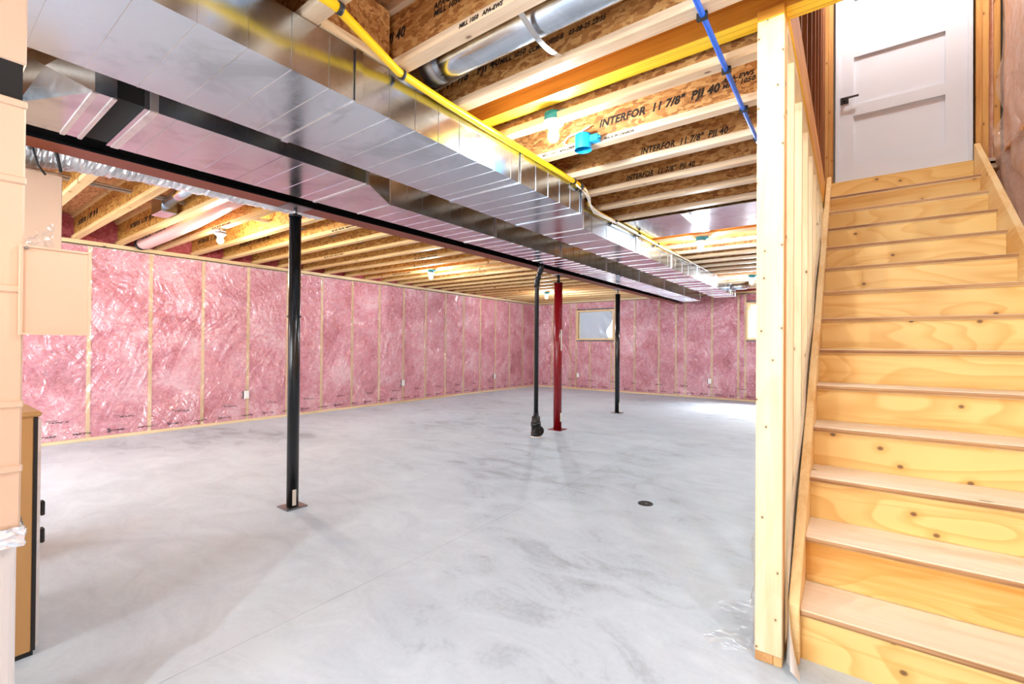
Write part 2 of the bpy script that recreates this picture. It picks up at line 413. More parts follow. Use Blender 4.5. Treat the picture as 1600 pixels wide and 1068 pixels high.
def part(cache, name, mb_fn, mat, parent, origin):
    """shared-mesh part: first time builds the mesh around the origin, later copies it"""
    key = cache
    if key not in PC: PC[key] = mb_fn().mesh(name, mat)
    o = bpy.data.objects.new(name, PC[key]); return link(o, parent, origin)
PC = {}
def B(*a): return MB().box(*a)
TXT = {}
def text(s, size, parent, loc, rot=(PI/2, 0, 0), shear=0.25, mat='ink', bold=0.0, name='lettering', sx=1.0):
    key = (s, size, shear, bold, sx)
    if key not in TXT:
        cu = bpy.data.curves.new('lettering', 'FONT'); cu.body = s; cu.size = size; cu.shear = shear; cu.offset = bold; cu.extrude = 0.0006; cu.resolution_u = 2
        cu.space_character = 1.05
        ob = bpy.data.objects.new('tmp_text', cu); COL.objects.link(ob)
        dg = bpy.context.evaluated_depsgraph_get(); me = bpy.data.meshes.new_from_object(ob.evaluated_get(dg))
        bpy.data.objects.remove(ob); me.materials.clear(); me.materials.append(M[mat])
        if sx != 1.0:
            for v in me.vertices: v.co.x *= sx
        TXT[key] = me
    o = bpy.data.objects.new(name, TXT[key]); link(o, parent, loc); o.rotation_euler = rot; return o
def wob(p, s=1.0, seed=0): return noise.noise(Vector((p[0]*s+seed, p[1]*s-seed, p[2]*s+seed*2)))

# ------------------------------------------------------------------ dimensions
XL, YF, XR, YB = -7.40, 11.10, 0.99, -3.2       # finished faces
JZ, JH = 2.42, 0.302                             # joist underside, depth
TOP = JZ+JH                                      # underside of subfloor
XJ = -1.95                                       # saw-cut joint in the slab

# ------------------------------------------------------------------ floor
fl = struct('floor', B(XL-0.25, XR+0.35, YB-0.2, YF+0.3, -0.2, -0.006), 'concrete')
mk('slab', B(XL-0.25, XJ-0.0012, YB-0.2, YF+0.3, -0.0055, 0.0), 'concrete', fl)
mk('slab', B(XJ+0.0012, XR+0.35, YB-0.2, YF+0.3, -0.0055, 0.0), 'concrete', fl)

# ------------------------------------------------------------------ ceiling: subfloor and I-joists
SX0, SX1, SY0, SY1 = -0.20, 0.95, 2.09, 5.3605     # stair opening
c = MB()
c.box(XL-0.25, SX0, YB-0.2, YF+0.3, TOP, TOP+0.022); c.box(SX1, XR+0.35, YB-0.2, YF+0.3, TOP, TOP+0.022)
c.box(SX0, SX1, YB-0.2, SY0, TOP, TOP+0.022); c.box(SX0, SX1, SY1, YF+0.3, TOP, TOP+0.022)
ceil = struct('ceiling', c, 'subfloor')
def joist(x0, x1, yfar, gold=False, parent=None):
    y0 = yfar-0.064; L = x1-x0; tag = 'g' if gold else 'n'; key = (round(L, 3), tag)
    og = (x0, yfar-0.032, JZ)
    wb = part(('web',)+key, 'floor_joist', lambda: B(0, L, -0.0055, 0.0055, 0.034, JH-0.034), 'osb_gold' if gold else 'osb', ceil, og)
    part(('bot',)+key, 'bottom_flange', lambda: B(0, L, -0.032, 0.032, 0, 0.038), 'flange_gold' if gold else 'flange', wb, og)
    part(('top',)+key, 'top_flange', lambda: B(0, L, -0.032, 0.032, JH-0.038, JH-0.001), 'flange_gold' if gold else 'flange', wb, og)
    return wb
BX = -3.305
JR = {}; JL = {}
k = 0
for i in range(-12, 23):
    yf = 2.17+0.4064*i
    if yf > YF-0.02: break
    x1 = SX0-0.095 if (SY0 < yf < SY1) else XR-0.03
    JR[i] = joist(BX+0.01, x1, yf)
for i in range(-11, 25):
    yf = 1.28+0.4064*i
    if yf > YF-0.02: break
    JL[i] = joist(XL-0.12, BX-0.01, yf, True)
# printing on the joists
def stamp(jw, x, yfar, s, size, z, flange=False, **kw):
    y = yfar-0.064-0.0012 if flange else yfar-0.032-0.0055-0.0012
    text(s, size, jw, (x, y, z), **kw)
def yR(i): return 2.17+0.4064*i
def yL(i): return 1.28+0.4064*i
T1 = 'INTERFOR  11 7/8"  PJI 40'
stamp(JR[1], -1.235, yR(1), T1, 0.062, 2.528, bold=0.0024, sx=0.95)
stamp(JR[1], -0.54, yR(1), 'APA-EWS', 0.034, 2.562, bold=0.0008); stamp(JR[1], -0.54, yR(1), 'MILL 1050', 0.034, 2.532, bold=0.0008)
stamp(JR[1], -1.63, yR(1), 'MILL 1050   MPA-EWS', 0.024, 2.430, True, bold=0.0008)
stamp(JR[1], -1.19, yR(1), 'MADE IN CANADA', 0.021, 2.431, True, bold=0.0008)
stamp(JR[-1], -2.06, yR(-1), T1, 0.064, 2.556, bold=0.0018, sx=0.93)
stamp(JR[-1], -1.37, yR(-1), 'APA-EWS', 0.034, 2.585, bold=0.0008); stamp(JR[-1], -1.37, yR(-1), 'MILL 1050', 0.034, 2.555, bold=0.0008)
stamp(JR[-1], -1.20, yR(-1), 'CCMC 13032-R   03-08-25 22:35', 0.030, 2.545, bold=0.0008, sx=0.9)
stamp(JR[-2], -2.27, yR(-2), T1, 0.064, 2.560, bold=0.0018, sx=0.93)
stamp(JR[-2], -1.40, yR(-2), 'APA-EWS', 0.034, 2.592, bold=0.0008); stamp(JR[-2], -1.40, yR(-2), 'MILL 1050', 0.034, 2.562, bold=0.0008)
stamp(JR[-2], -1.23, yR(-2), 'MILL 1050   APA-EWS', 0.022, 2.430, True, bold=0.0008)
stamp(JR[2], -1.13, yR(2), T1, 0.058, 2.475, bold=0.0014, sx=0.8)
stamp(JR[3], -1.40, yR(3), T1, 0.055, 2.475, bold=0.0014, sx=0.8)
for i in range(0, 5): stamp(JL[i], -7.25+0.3*(i % 3), yL(i), T1, 0.075, 2.555, bold=0.002)
for i in range(2, 16, 2): stamp(JL[i], -6.6+0.5*(i % 5), yL(i), 'MILL 1050   MPA-EWS   MADE IN CANADA', 0.024, 2.429, True, bold=0.0008)
# blocking along the duct between two joists
bk = mk('blocking', B(-1.672, -1.662, 0.955-0.0, 1.30, JZ+0.034, TOP-0.034), 'osb', ceil)
mk('bottom_flange', B(-1.70, -1.636, 0.957, 1.298, JZ, JZ+0.038), 'pine_y', bk)

# ------------------------------------------------------------------ left wall (studs, batts, film)
SP = 0.6096
wl = struct('wall_left', B(XL-0.22, XL-0.12, YB-0.2, YF+0.3, 0, TOP), 'foundation')
mk('bottom_plate', B(XL-0.089, XL+0.012, YB, YF, 0.0, 0.038), 'pine_y', wl, bevel=0.003)
mk('top_plate', B(XL-0.089, XL, YB, YF, 2.352, JZ-0.002), 'pine_y', wl)
ys = [1.375+0.6055*i for i in range(-7, 17)]
for a in ys: part('studL', 'stud', lambda: B(-0.086, -0.003, -0.019, 0.019, 0.038, 2.352), 'stud', wl, (XL, a, 0))
def batt_mesh(L, axis, seed):
    m = MB(); nu, nv = 8, 22
    def fn(u, v):
        e = min(u, 1-u)*6; e = min(e, 1); bul = -0.012+0.008*e
        p = ((u-0.5)*L, 0.04+v*2.31)
        d = 0.012*noise.noise(Vector((p[0]*4+seed, p[1]*2.5, seed)))*e
        if axis == 0: return (bul+d, p[0], p[1])
        return (p[0], bul+d, p[1])
    m.grid(fn, nu, nv); return m
for i in range(len(ys)-1):
    part(('battL', i % 5), 'insulation_batt', lambda: batt_mesh(0.6055-0.04, 0, i*3.7), 'wool', wl, (XL, (ys[i]+ys[i+1])/2, 0))
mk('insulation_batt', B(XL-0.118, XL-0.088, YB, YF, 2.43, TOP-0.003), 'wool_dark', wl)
def film(x0, x1, z0, z1, fn, nu, nv): return MB().grid(fn, nu, nv)
def fnL(u, v):
    y = YB+(YF-YB)*u; z = 0.036+(2.36-0.036)*v
    d = 0.010*abs(noise.noise(Vector((y*2.2, z*0.9, 3.1))))+0.005*noise.noise(Vector((y*7, z*3, 9.0)))
    return (XL+0.004+max(d, 0), y, z)
mk('vapour_film', MB().grid(fnL, 420, 60), 'poly', wl)
sl = [( XL+0.012, YB+0.1+ (YF-YB-0.2)*i/60, 2.362+0.006*noise.noise(Vector((i*0.7, 0, 0)))) for i in range(61)]
mk('sealant_bead', MB().tube(sl, 0.006, 6), 'dark', wl)

# ------------------------------------------------------------------ far wall with two windows
W1 = (-6.04, -4.95, 1.345, 2.145); W2 = (-1.84, -0.75, 1.345, 2.165)
m = MB(); yb0, yb1 = YF+0.15, YF+0.25
xs = [XL-0.2, W1[0], W1[1], W2[0], W2[1], XR+0.3]
m.box(xs[0], xs[1], yb0, yb1, 0, TOP); m.box(xs[2], xs[3], yb0, yb1, 0, TOP); m.box(xs[4], xs[5], yb0, yb1, 0, TOP)
for Wn in (W1, W2): m.box(Wn[0], Wn[1], yb0, yb1, 0, Wn[2]); m.box(Wn[0], Wn[1], yb0, yb1, Wn[3], TOP)
wf = struct('wall_far', m, 'foundation')
mk('bottom_plate', B(XL, XR, YF-0.012, YF+0.089, 0.0, 0.038), 'pine', wf, bevel=0.003)
mk('top_plate', B(XL, XR, YF, YF+0.089, 2.352, JZ-0.002), 'pine', wf)
full = [-7.37, -6.83, -6.24, W1[0]-0.02, W1[1]+0.02, -4.39, -3.77, -3.36, -3.14, -2.55, -2.0, W2[0]-0.02, W2[1]+0.02, -0.12, 0.49]
for a in full: part('studF', 'stud', lambda: B(-0.019, 0.019, 0.003, 0.086, 0.038, 2.352), 'stud', wf, (a, YF, 0))
for a in (-5.63, -5.02, -1.30): part('cripF', 'cripple_stud', lambda: B(-0.019, 0.019, 0.003, 0.086, 0.038, 1.305), 'stud', wf, (a, YF, 0))
def backing(x0, x1, z0, z1, seed):
    def fn(u, v):
        x = x0+(x1-x0)*u; z = z0+(z1-z0)*v
        return (x, YF+0.012+0.012*noise.noise(Vector((x*4, z*2.5, seed))), z)
    return MB().grid(fn, max(2, int((x1-x0)*8)), max(2, int((z1-z0)*8)))
ff = sorted(full)
for i in range(len(ff)-1):
    a, b = ff[i]+0.019, ff[i+1]-0.019
    if b-a < 0.03: continue
    inw = [Wn for Wn in (W1, W2) if a > Wn[0]-0.03 and b < Wn[1]+0.03]
    if inw:
        mk('insulation_batt', backing(a, b, 0.04, inw[0][2]-0.04, i), 'wool', wf); mk('insulation_batt', backing(a, b, inw[0][3]+0.04, 2.352, i), 'wool', wf)
    else: mk('insulation_batt', backing(a, b, 0.04, 2.352, i), 'wool', wf)
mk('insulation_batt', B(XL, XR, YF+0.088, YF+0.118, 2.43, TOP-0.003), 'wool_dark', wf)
def fnF(x0, x1, z0, z1):
    def fn(u, v):
        x = x0+(x1-x0)*u; z = z0+(z1-z0)*v
        d = 0.011*abs(noise.noise(Vector((x*2.4+z*1.1, z*0.8, 5.1))))+0.005*noise.noise(Vector((x*7, z*3, 2.0)))
        return (x, YF-0.004-max(d, 0), z)
    return fn
for (x0, x1, z0, z1) in ((XL, W1[0], .036, 2.36), (W1[0], W1[1], .036, W1[2]), (W1[0], W1[1], W1[3], 2.36), (W1[1], W2[0], .036, 2.36),
                         (W2[0], W2[1], .036, W2[2]), (W2[0], W2[1], W2[3], 2.36), (W2[1], XR, .036, 2.36)):
    mk('vapour_film', MB().grid(fnF(x0, x1, z0, z1), max(4, int((x1-x0)*26)), max(4, int((z1-z0)*24))), 'poly_far', wf)
mk('sealant_bead', MB().tube([(XL+(XR-XL)*i/50, YF-0.012, 2.362+0.006*noise.noise(Vector((i*.7, 4, 0)))) for i in range(51)], 0.006, 6), 'dark', wf)
def window(name, Wn):
    x0, x1, z0, z1 = Wn; t = 0.038
    fr = MB().box(x0, x0+t, YF-0.01, YF+0.2, z0, z1).box(x1-t, x1, YF-0.01, YF+0.2, z0, z1).box(x0+t, x1-t, YF-0.01, YF+0.2, z0, z0+t).box(x0+t, x1-t, YF-0.01, YF+0.2, z1-t, z1)
    o = struct(name, fr, 'stud')
    s = MB(); a, b, c_, d = x0+t, x1-t, z0+t, z1-t; q = 0.045
    s.box(a, a+q, YF+0.15, YF+0.19, c_, d).box(b-q, b, YF+0.15, YF+0.19, c_, d).box(a+q, b-q, YF+0.15, YF+0.19, c_, c_+q).box(a+q, b-q, YF+0.15, YF+0.19, d-q, d)
    s.box((a+b)/2-0.025, (a+b)/2+0.025, YF+0.152, YF+0.188, c_+q, d-q)
    mk('sash', s, 'plate', o)
    mk('pane', B(a+q, (a+b)/2-0.025, YF+0.167, YF+0.172, c_+q, d-q), 'glass', o); mk('pane', B((a+b)/2+0.025, b-q, YF+0.167, YF+0.172, c_+q, d-q), 'glass', o)
    return o
w1 = window('window_1', W1); w2 = window('window_2', W2)
# grey film stapled over the first window, its lower right corner torn loose
a, b, c_, d = W1[0]+0.045, W1[1]-0.045, W1[2]+0.042, W1[3]-0.042
def fnW(u, v):
    x = a+(b-a)*u; z = c_+(d-c_)*v
    loose = max(0.0, u-0.62)/0.38
    edge = b-0.26*(1-v)**0.7*(1 if v < 0.75 else 0) if v < 0.75 else b
    lim = 1.0
    if v < 0.74: lim = 0.80+0.20*abs(v-0.22)/0.52 if v > 0.22 else 0.80+0.05*(0.22-v)/0.22
    x = a+(b-a)*u*lim
    y = YF+0.10+0.012*noise.noise(Vector((x*5, z*3, 1.0)))-loose*0.03*(1+math.sin(v*14+u*16))
    return (x, y, z)
single('window_film', MB().grid(fnW, 40, 30), 'film_blue', 'dull blue-grey plastic film stretched over the far basement window, one corner torn loose', 'plastic film', origin=((a+b)/2, YF+0.1, c_))

# ------------------------------------------------------------------ right wall and back wall
wr = struct('wall_right', MB().box(XR+0.10, XR+0.2, YB-0.2, YF+0.3, 0, TOP).box(XR+0.10, XR+0.2, 1.9, 5.6, TOP, 5.2), 'foundation')
for i in range(24):
    y = YB+0.05+0.6096*i; h = 5.19 if 1.95 < y < 5.38 else (TOP-0.01)
    mk('stud', B(XR+0.004, XR+0.09, y-0.019, y+0.019, 0.0, h), 'stud_gold', wr)
def bk_r(y0, y1, h, seed):
    def fn(u, v):
        y = y0+(y1-y0)*u; z = 0.02+(h-0.02)*v
        return (XR+0.012+0.012*noise.noise(Vector((y*4, z*2.5, seed))), y, z)
    return MB().grid(fn, 6, int(h*7))
for i in range(23):
    y0 = YB+0.05+0.6096*i+0.019; y1 = y0+0.6096-0.038; h = 5.19 if (y0 > 1.9 and y1 < 5.5) else (TOP-0.01)
    mk('insulation_batt', bk_r(y0, y1, h, i), 'wool_peach', wr)
def fnR(u, v):
    y = 1.95+(5.33-1.95)*u; z = 0.5+(5.15-0.5)*v
    base = 0.198+(y-2.06)*0.792+0.2
    k = max(0.0, 1-(z-base)/0.9) if z > base else 1.0
    fold = 0.07*k*(0.5+0.5*math.sin((z*1.3-y*1.6)*9+3*noise.noise(Vector((y*2, z*2, 0)))))
    d = fold+0.014*abs(noise.noise(Vector((y*2.5+z, z*0.8, 5.1))))
    return (XR-0.002-max(d, 0), y, z)
mk('vapour_film', MB().grid(fnR, 120, 140), 'poly_loose', wr)
mk('vapour_film', MB().grid(lambda u, v: (XR-0.004, YB+(1.95-YB)*u, 0.04+2.6*v), 30, 20), 'poly_loose', wr)
mk('vapour_film', MB().grid(lambda u, v: (XR-0.004, 5.6+(YF-5.6)*u, 0.04+2.6*v), 30, 20), 'poly_loose', wr)
struct('wall_back', B(XL-0.2, XR+0.3, YB-0.2, YB, 0, TOP), 'drywall')

# ------------------------------------------------------------------ stairwell upper walls and landing
# trimmer beam and header beam
single('laminated_trimmer_beam', B(-0.292, -0.196, 2.093, 5.40, 2.492, TOP-0.001), 'lvl_y', 'golden laminated trimmer beam running back above the stair-side stud wall', 'beam', origin=(-0.245, 3.7, 2.492))
hb = single('laminated_header_beam', B(-3.18, 0.97, 2.0, 2.09, 2.492, TOP-0.001), 'lvl', 'yellow laminated header beam resting on the end post and crossing over the stairs', 'beam', origin=(-1.3, 2.045, 2.492))
fb = single('laminated_floor_beam', B(-3.18, -0.31, 5.36, 5.449, 2.419, TOP-0.001), 'lvl', 'bright yellow laminated beam across the ceiling past the sheet-metal return panels', 'beam', origin=(-1.7, 5.4, 2.419))
wsl = struct('wall_stair_upper', B(-0.315, -0.300, 2.095, 5.5, TOP+0.024, 5.2), 'brown')
mk('bottom_plate', B(-0.296, -0.204, 2.095, 5.39, TOP+0.024, TOP+0.062), 'stud_gold', wsl)
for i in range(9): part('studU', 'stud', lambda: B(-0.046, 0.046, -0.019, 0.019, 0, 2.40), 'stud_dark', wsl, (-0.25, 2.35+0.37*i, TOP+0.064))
struct('wall_stair_front', B(-0.4, XR+0.2, 1.94, 1.995, TOP+0.024, 5.2), 'drywall')
struct('ceiling_stairwell', B(-0.4, XR+0.2, 1.94, 5.6, 5.2, 5.25), 'drywall')
YD = 5.40
DX0, DX1, DZ0, DZ1 = -0.124, 0.824, 2.785, 4.86
wd = struct('wall_landing', B(-0.4, XR+0.2, YD+0.15, YD+0.2, TOP, 5.2), 'drywall')
for (x0, x1) in ((-0.222, -0.182), (-0.181, -0.143), (0.843, 0.881), (0.882, 0.920), (0.950, 0.987)):
    mk('stud', B(x0, x1, YD, YD+0.089, TOP+0.024, 5.19), 'stud_gold', wd, bevel=0.002)
mk('header', B(-0.142, 0.842, YD, YD+0.089, DZ1+0.01, DZ1+0.25), 'pine', wd)
mk('insulation_batt', B(0.921, 0.949, YD+0.03, YD+0.08, TOP+0.03, 5.19), 'wool_peach', wd)
# landing floor
struct('floor_landing', B(-0.19, XR, 5.3605, 5.6, TOP+0.001, 2.772), 'tread')
# door
dr = struct('door_1', MB().box(DX0, DX0+0.02, YD-0.005, YD+0.11, DZ0-0.012, DZ1).box(DX1-0.02, DX1, YD-0.005, YD+0.11, DZ0-0.012, DZ1).box(DX0, DX1, YD-0.005, YD+0.11, DZ1-0.02, DZ1), 'white')
a, b = DX0+0.023, DX1-0.023; pi0, pi1 = 0.018, 0.655; yq0, yq1 = YD+0.010, YD+0.045
for nm, bx in (('stile', (a, pi0, DZ0, DZ1-0.023)), ('stile', (pi1, b, DZ0, DZ1-0.023)), ('rail', (pi0, pi1, DZ0, 2.968)), ('rail', (pi0, pi1, 3.405, 3.508)),
               ('rail', (pi0, pi1, 3.962, 4.060)), ('rail', (pi0, pi1, 4.52, DZ1-0.023))):
    mk(nm, B(bx[0], bx[1], yq0, yq1, bx[2], bx[3]), 'white', dr)
for z0, z1 in ((2.968, 3.405), (3.508, 3.962), (4.06, 4.52)):
    mk('panel', B(pi0, pi1, yq0+0.022, yq1-0.004, z0, z1), 'white', dr)
hd = mk('door_handle', MB().box(-0.085, -0.022, yq0-0.009, yq0, 3.535, 3.60).cyl((-0.053, yq0-0.006, 3.568), (-0.053, yq0-0.055, 3.568), 0.010, n=12), 'nickel', dr, bevel=0.0)
mk('lever', B(-0.062, 0.055, yq0-0.062, yq0-0.048, 3.559, 3.577), 'nickel', hd, bevel=0.003)
mk('stop_strip', MB().box(DX0+0.02, DX0+0.03, YD-0.002, YD+0.009, DZ0, DZ1-0.02).box(DX1-0.03, DX1-0.02, YD-0.002, YD+0.009, DZ0, DZ1-0.02), 'white', dr)

# ------------------------------------------------------------------ stairs
RISE, RUN, NY0 = 0.198, 0.25, 2.06
st = thing('staircase', 'straight unfinished plywood staircase rising to the white door', 'staircase', (0.334, 2.1, 0))
x0, x1 = -0.152, 0.82
def nose_z(y): return RISE+(y-NY0)*RISE/RUN
def tread_mb():
    m = MB(); prof = [(0.012, -0.026), (0.003, -0.022), (0.0, -0.013), (0.003, -0.004), (0.012, 0), (0.277, 0), (0.277, -0.026)]
    m.prism(prof, 0, 0, x1-x0); return m
for i in range(1, 14):
    og = (x0, NY0+RUN*(i-1), RISE*i)
    t_ = part('tread', 'tread', lambda: B(0, x1-x0, 0.012, 0.277, -0.026, 0), 'tread', st, og)
    part('nosing', 'nosing', lambda: MB().prism([(0.012, -0.026), (0.004, -0.0225), (0.0, -0.013), (0.004, -0.0035), (0.012, 0)], 0, 0, x1-x0), 'ply', t_, og)
for i in range(1, 15):
    og = (x0, NY0+RUN*(i-1)+0.03, RISE*(i-1))
    h = RISE-0.026 if i < 14 else RISE
    part('riser' if i < 14 else 'riser14', 'riser', lambda: B(0, x1-x0, 0, 0.018, 0.0, h), 'riser', st, og)
def stringer(xa, xb, up, yfront, name):
    ye = 5.34
    pts = [(yfront, 0.0), (yfront, nose_z(yfront)+up), (yfront+0.03, nose_z(yfront+0.03)+up), (ye, nose_z(ye)+up), (ye, nose_z(ye)-0.30), (yfront+0.36, 0.0)]
    mk(name, MB().prism(pts, 0, xa, xb), 'stringer', st, origin=(xa, yfront, 0), bevel=0.003)
stringer(-0.189, x0-0.0005, 0.045, 2.035, 'stringer'); stringer(x1+0.0005, 0.858, 0.11, 1.99, 'stringer')

# ------------------------------------------------------------------ stud wall beside the stairs
pw = (-0.293, -0.203)
ws = thing('stud_wall', 'open pine stud wall running back along the left of the stairs', 'stud wall', (-0.248, 3.7, 0))
mk('bottom_plate', B(pw[0], pw[1], 2.091, 5.40, 0.0, 0.038), 'pine_y', ws)
mk('top_plate', B(pw[0], pw[1], 2.093, 5.40, 2.453, 2.491), 'pine_y', ws)
for i in range(8): part('studS', 'stud', lambda: B(-0.045, 0.045, -0.019, 0.019, 0.038, 2.453), 'pine_z', ws, (-0.248, 2.36+0.4064*i, 0))
pt = thing('end_post', 'tall pale pine end post in the foreground at the foot of the stairs', 'post', (-0.248, 2.03, 0))
mk('post_foot', B(pw[0], -0.232, 1.975, 2.088, 0.0, 0.038), 'foot_wood', pt, bevel=0.003, label='honey-coloured end of the bottom plate')
mk('post_foot', B(-0.2315, pw[1], 1.975, 2.088, 0.0, 0.038), 'foot_wood', pt, bevel=0.003)
for i, mt in enumerate(('post_wood', 'stud_gold', 'pine_z')):
    y = 1.97+0.0395*i; mk('stud', B(pw[0], pw[1], y, y+0.0385, 0.0385, 2.452), mt, pt, origin=(pw[0], y, 0.3*i), bevel=0.003)
mk('top_plate', B(pw[0], pw[1], 1.97, 2.088, 2.4525, 2.491), 'lvl', pt, bevel=0.002)
# plastic strip between wall and stringer, tail curling out over the floor
def fnS(u, v):
    y = 1.93+u*2.6
    zt = nose_z(y)+0.21+0.02*math.sin(y*5); zb = nose_z(y)-0.15
    if y < 2.1: zt = max(0.03, 0.42-(2.1-y)*2.3); zb = 0.004
    zb = max(zb, 0.004); z = zb+(zt-zb)*v
    x = -0.196+0.004*math.sin(y*9+v*3)+(max(0, 2.06-y)*0.15 if y < 2.06 else 0)
    if y < 2.0: x += (1-v)*0.04
    return (x, y, z)
single('plastic_strip', MB().grid(fnS, 60, 8), 'poly_grey', 'grey plastic sheet strip tucked between end post and left stair stringer', 'plastic sheet', origin=(-0.196, 2.1, 0))
def fnP(u, v):
    s_ = v*0.62; y = 2.0+0.5*u
    if s_ < 0.45: x, z = -0.297-0.006*(1+math.sin(s_*30+u*9)), 0.452-s_
    else: x, z = -0.303-(s_-0.45)*(0.75+0.35*math.sin(u*11)), 0.003
    z += 0.012*abs(noise.noise(Vector((x*14, y*16, s_*9))))*(1 if s_ > 0.45 else 0)
    x -= 0.014*abs(noise.noise(Vector((y*14, s_*16, 2))))
    return (x, y-0.35*max(0, s_-0.45), z)
single('plastic_sheet', MB().grid(fnP, 44, 60), 'clear_film', 'clear crumpled plastic sheet on the floor behind the foot of the end post', 'plastic sheet', origin=(-0.31, 2.3, 0))

# ------------------------------------------------------------------ steel beam, columns
sb = single('steel_beam', MB().box(-3.389, -3.2215, YB, YF+0.1, 2.200, 2.2115), 'beam', 'long red-oxide steel I-beam carried by the columns', 'beam', origin=(BX, 4, 2.2))
mk('web', MB().box(-3.309, -3.301, YB, YF+0.1, 2.2115, 2.405).box(-3.389, -3.221, YB, YF+0.1, 2.405, 2.4185).box(-3.2214, -3.2185, YB, YF+0.1, 2.200, 2.2125), 'black_paint', sb)  # black colour imitates the shaded gap between beam and duct, edge strip included
def column(name, label, x, y, r, ztop, mat, base, plate_lab, pins, topsq=0.15):
    t = thing(name, label, 'column', (x, y, 0))
    mk('base_plate', B(x-base, x+base, y-base, y+base, 0, 0.009), mat if mat == 'red_paint' else 'steel', t)
    mk('tube', MB().cyl((x, y, 0.009), (x, y, ztop), r, n=24), mat, t)
    mk('collar', MB().cyl((x, y, ztop), (x, y, ztop+0.014), r*1.12, n=24), 'black_paint', t)
    mk('screw', MB().cyl((x, y, ztop+0.014), (x, y, 2.194), r*0.34, n=14), 'steel' if r < 0.045 else 'abs', t)
    mk('top_plate', B(x-topsq/2, x+topsq/2, y-topsq/2, y+topsq/2, 2.192, 2.199), 'steel', t)
    if pins:
        for s in (-1, 1): mk('pin', MB().cyl((x+s*0.8*(r-0.004), y+s*0.6*(r-0.004), 1.395), (x+s*0.8*(r+0.010), y+s*0.6*(r+0.010), 1.395), 0.008, n=10), 'black_paint', t)
        mk('pin_hole', MB().cyl((x+0.02*r, y-r*0.985, 1.46), (x+0.02*r, y-r*1.03, 1.46), 0.007, n=10), 'dark', t)
    # sticker wrapped on the tube on the camera side
    for (z0, z1, mt, a0, a1) in plate_lab:
        def fn(u, v): 
            an = a0+(a1-a0)*u; return (x+(r+0.0012)*math.cos(an), y+(r+0.0012)*math.sin(an), z0+(z1-z0)*v)
        mk('sticker', MB().grid(fn, 8, 1), mt, t)
    return t
column('steel_column', 'black adjustable steel column nearest the camera with white sticker low down', -3.285, 1.735, 0.041, 2.125, 'black_paint', 0.075, [(0.02, 0.135, 'label', -0.5, 0.15)], True, 0.17)
column('steel_column', 'thin black steel column farthest away beside the far window', -3.33, 7.63, 0.041, 2.10, 'black_paint', 0.09, [(0.03, 0.19, 'label', -0.4, 0.2)], True)
column('steel_column', 'red painted steel column behind the black drain pipe', -3.345, 5.60, 0.058, 2.075, 'red_paint', 0.10, [(0.12, 0.24, 'label', -0.35, 0.35), (1.12, 1.42, 'label', -0.3, 0.1)], False)

# drain stack with cleanout
dx, dy = -3.30, 4.98
t = thing('drain_stack', 'black plastic drain stack with cleanout fitting beside the red column', 'pipe', (dx, dy, 0))
mk('pipe', MB().tube([(dx, dy, 0.30), (dx, dy, 2.00), (dx+0.012, dy-0.01, 2.04), (dx+0.115, dy-0.09, 2.15), (-3.168, dy-0.10, 2.19), (-3.168, dy-0.10, 2.405)], 0.029, 16), 'abs', t)
mk('coupling', MB().tube([(dx, dy, 0.17), (dx, dy, 0.205), (dx, dy, 0.21), (dx, dy, 0.265), (dx, dy, 0.275), (dx, dy, 0.318)], [0.058, 0.058, 0.055, 0.055, 0.036, 0.034], 20), 'abs', t)
mk('wye_body', MB().tube([(dx, dy, 0.012), (dx, dy, 0.06), (dx, dy, 0.061), (dx, dy, 0.135), (dx, dy, 0.136), (dx, dy, 0.195)], [0.066, 0.066, 0.06, 0.06, 0.066, 0.066], 24), 'abs', t)
dv = Vector((0.80, -0.52, 0.10)).normalized(); p0 = Vector((dx, dy, 0.085))
mk('cleanout_arm', MB().tube([p0+dv*0.03, p0+dv*0.085], 0.045, 20), 'abs', t)
cp = mk('cleanout_cap', MB().tube([p0+dv*0.083, p0+dv*0.118], 0.062, 24), 'abs', t)
mk('cap_nut', MB().tube([p0+dv*0.117, p0+dv*0.134], 0.02, 4), 'abs', cp)
mk('floor_collar', MB().tube([(dx, dy, 0.0), (dx, dy, 0.016)], [0.075, 0.066], 20), 'white_enamel', t)
# elbows' hubs on the offset
mk('elbow', MB().tube([(dx, dy, 1.95), (dx, dy, 2.005), (dx+0.02, dy-0.016, 2.05), (dx+0.05, dy-0.04, 2.08)], 0.035, 16), 'abs', t)
mk('elbow', MB().tube([(dx+0.085, dy-0.066, 2.118), (dx+0.115, dy-0.09, 2.15), (-3.168, dy-0.10, 2.19), (-3.168, dy-0.10, 2.245)], 0.035, 16), 'abs', t)

# floor drain
fx, fy = -1.25, 3.40
t = thing('floor_drain', 'small round dark floor drain set in the concrete', 'drain', (fx, fy, 0))
mk('rim', MB().tube([(fx, fy, -0.002), (fx, fy, 0.004)], [0.058, 0.055], 28), 'drain', t)
g = MB()
for i in range(-2, 3):
    hw = math.sqrt(max(0, 0.045**2-(i*0.017)**2)); g.box(fx+i*0.017-0.005, fx+i*0.017+0.005, fy-hw, fy+hw, 0.0035, 0.006)
mk('grate', g, 'dark', t)
mk('grate_screw', MB().cyl((fx+0.01, fy-0.01, 0.004), (fx+0.01, fy-0.01, 0.0075), 0.008, n=10), 'steel', t)

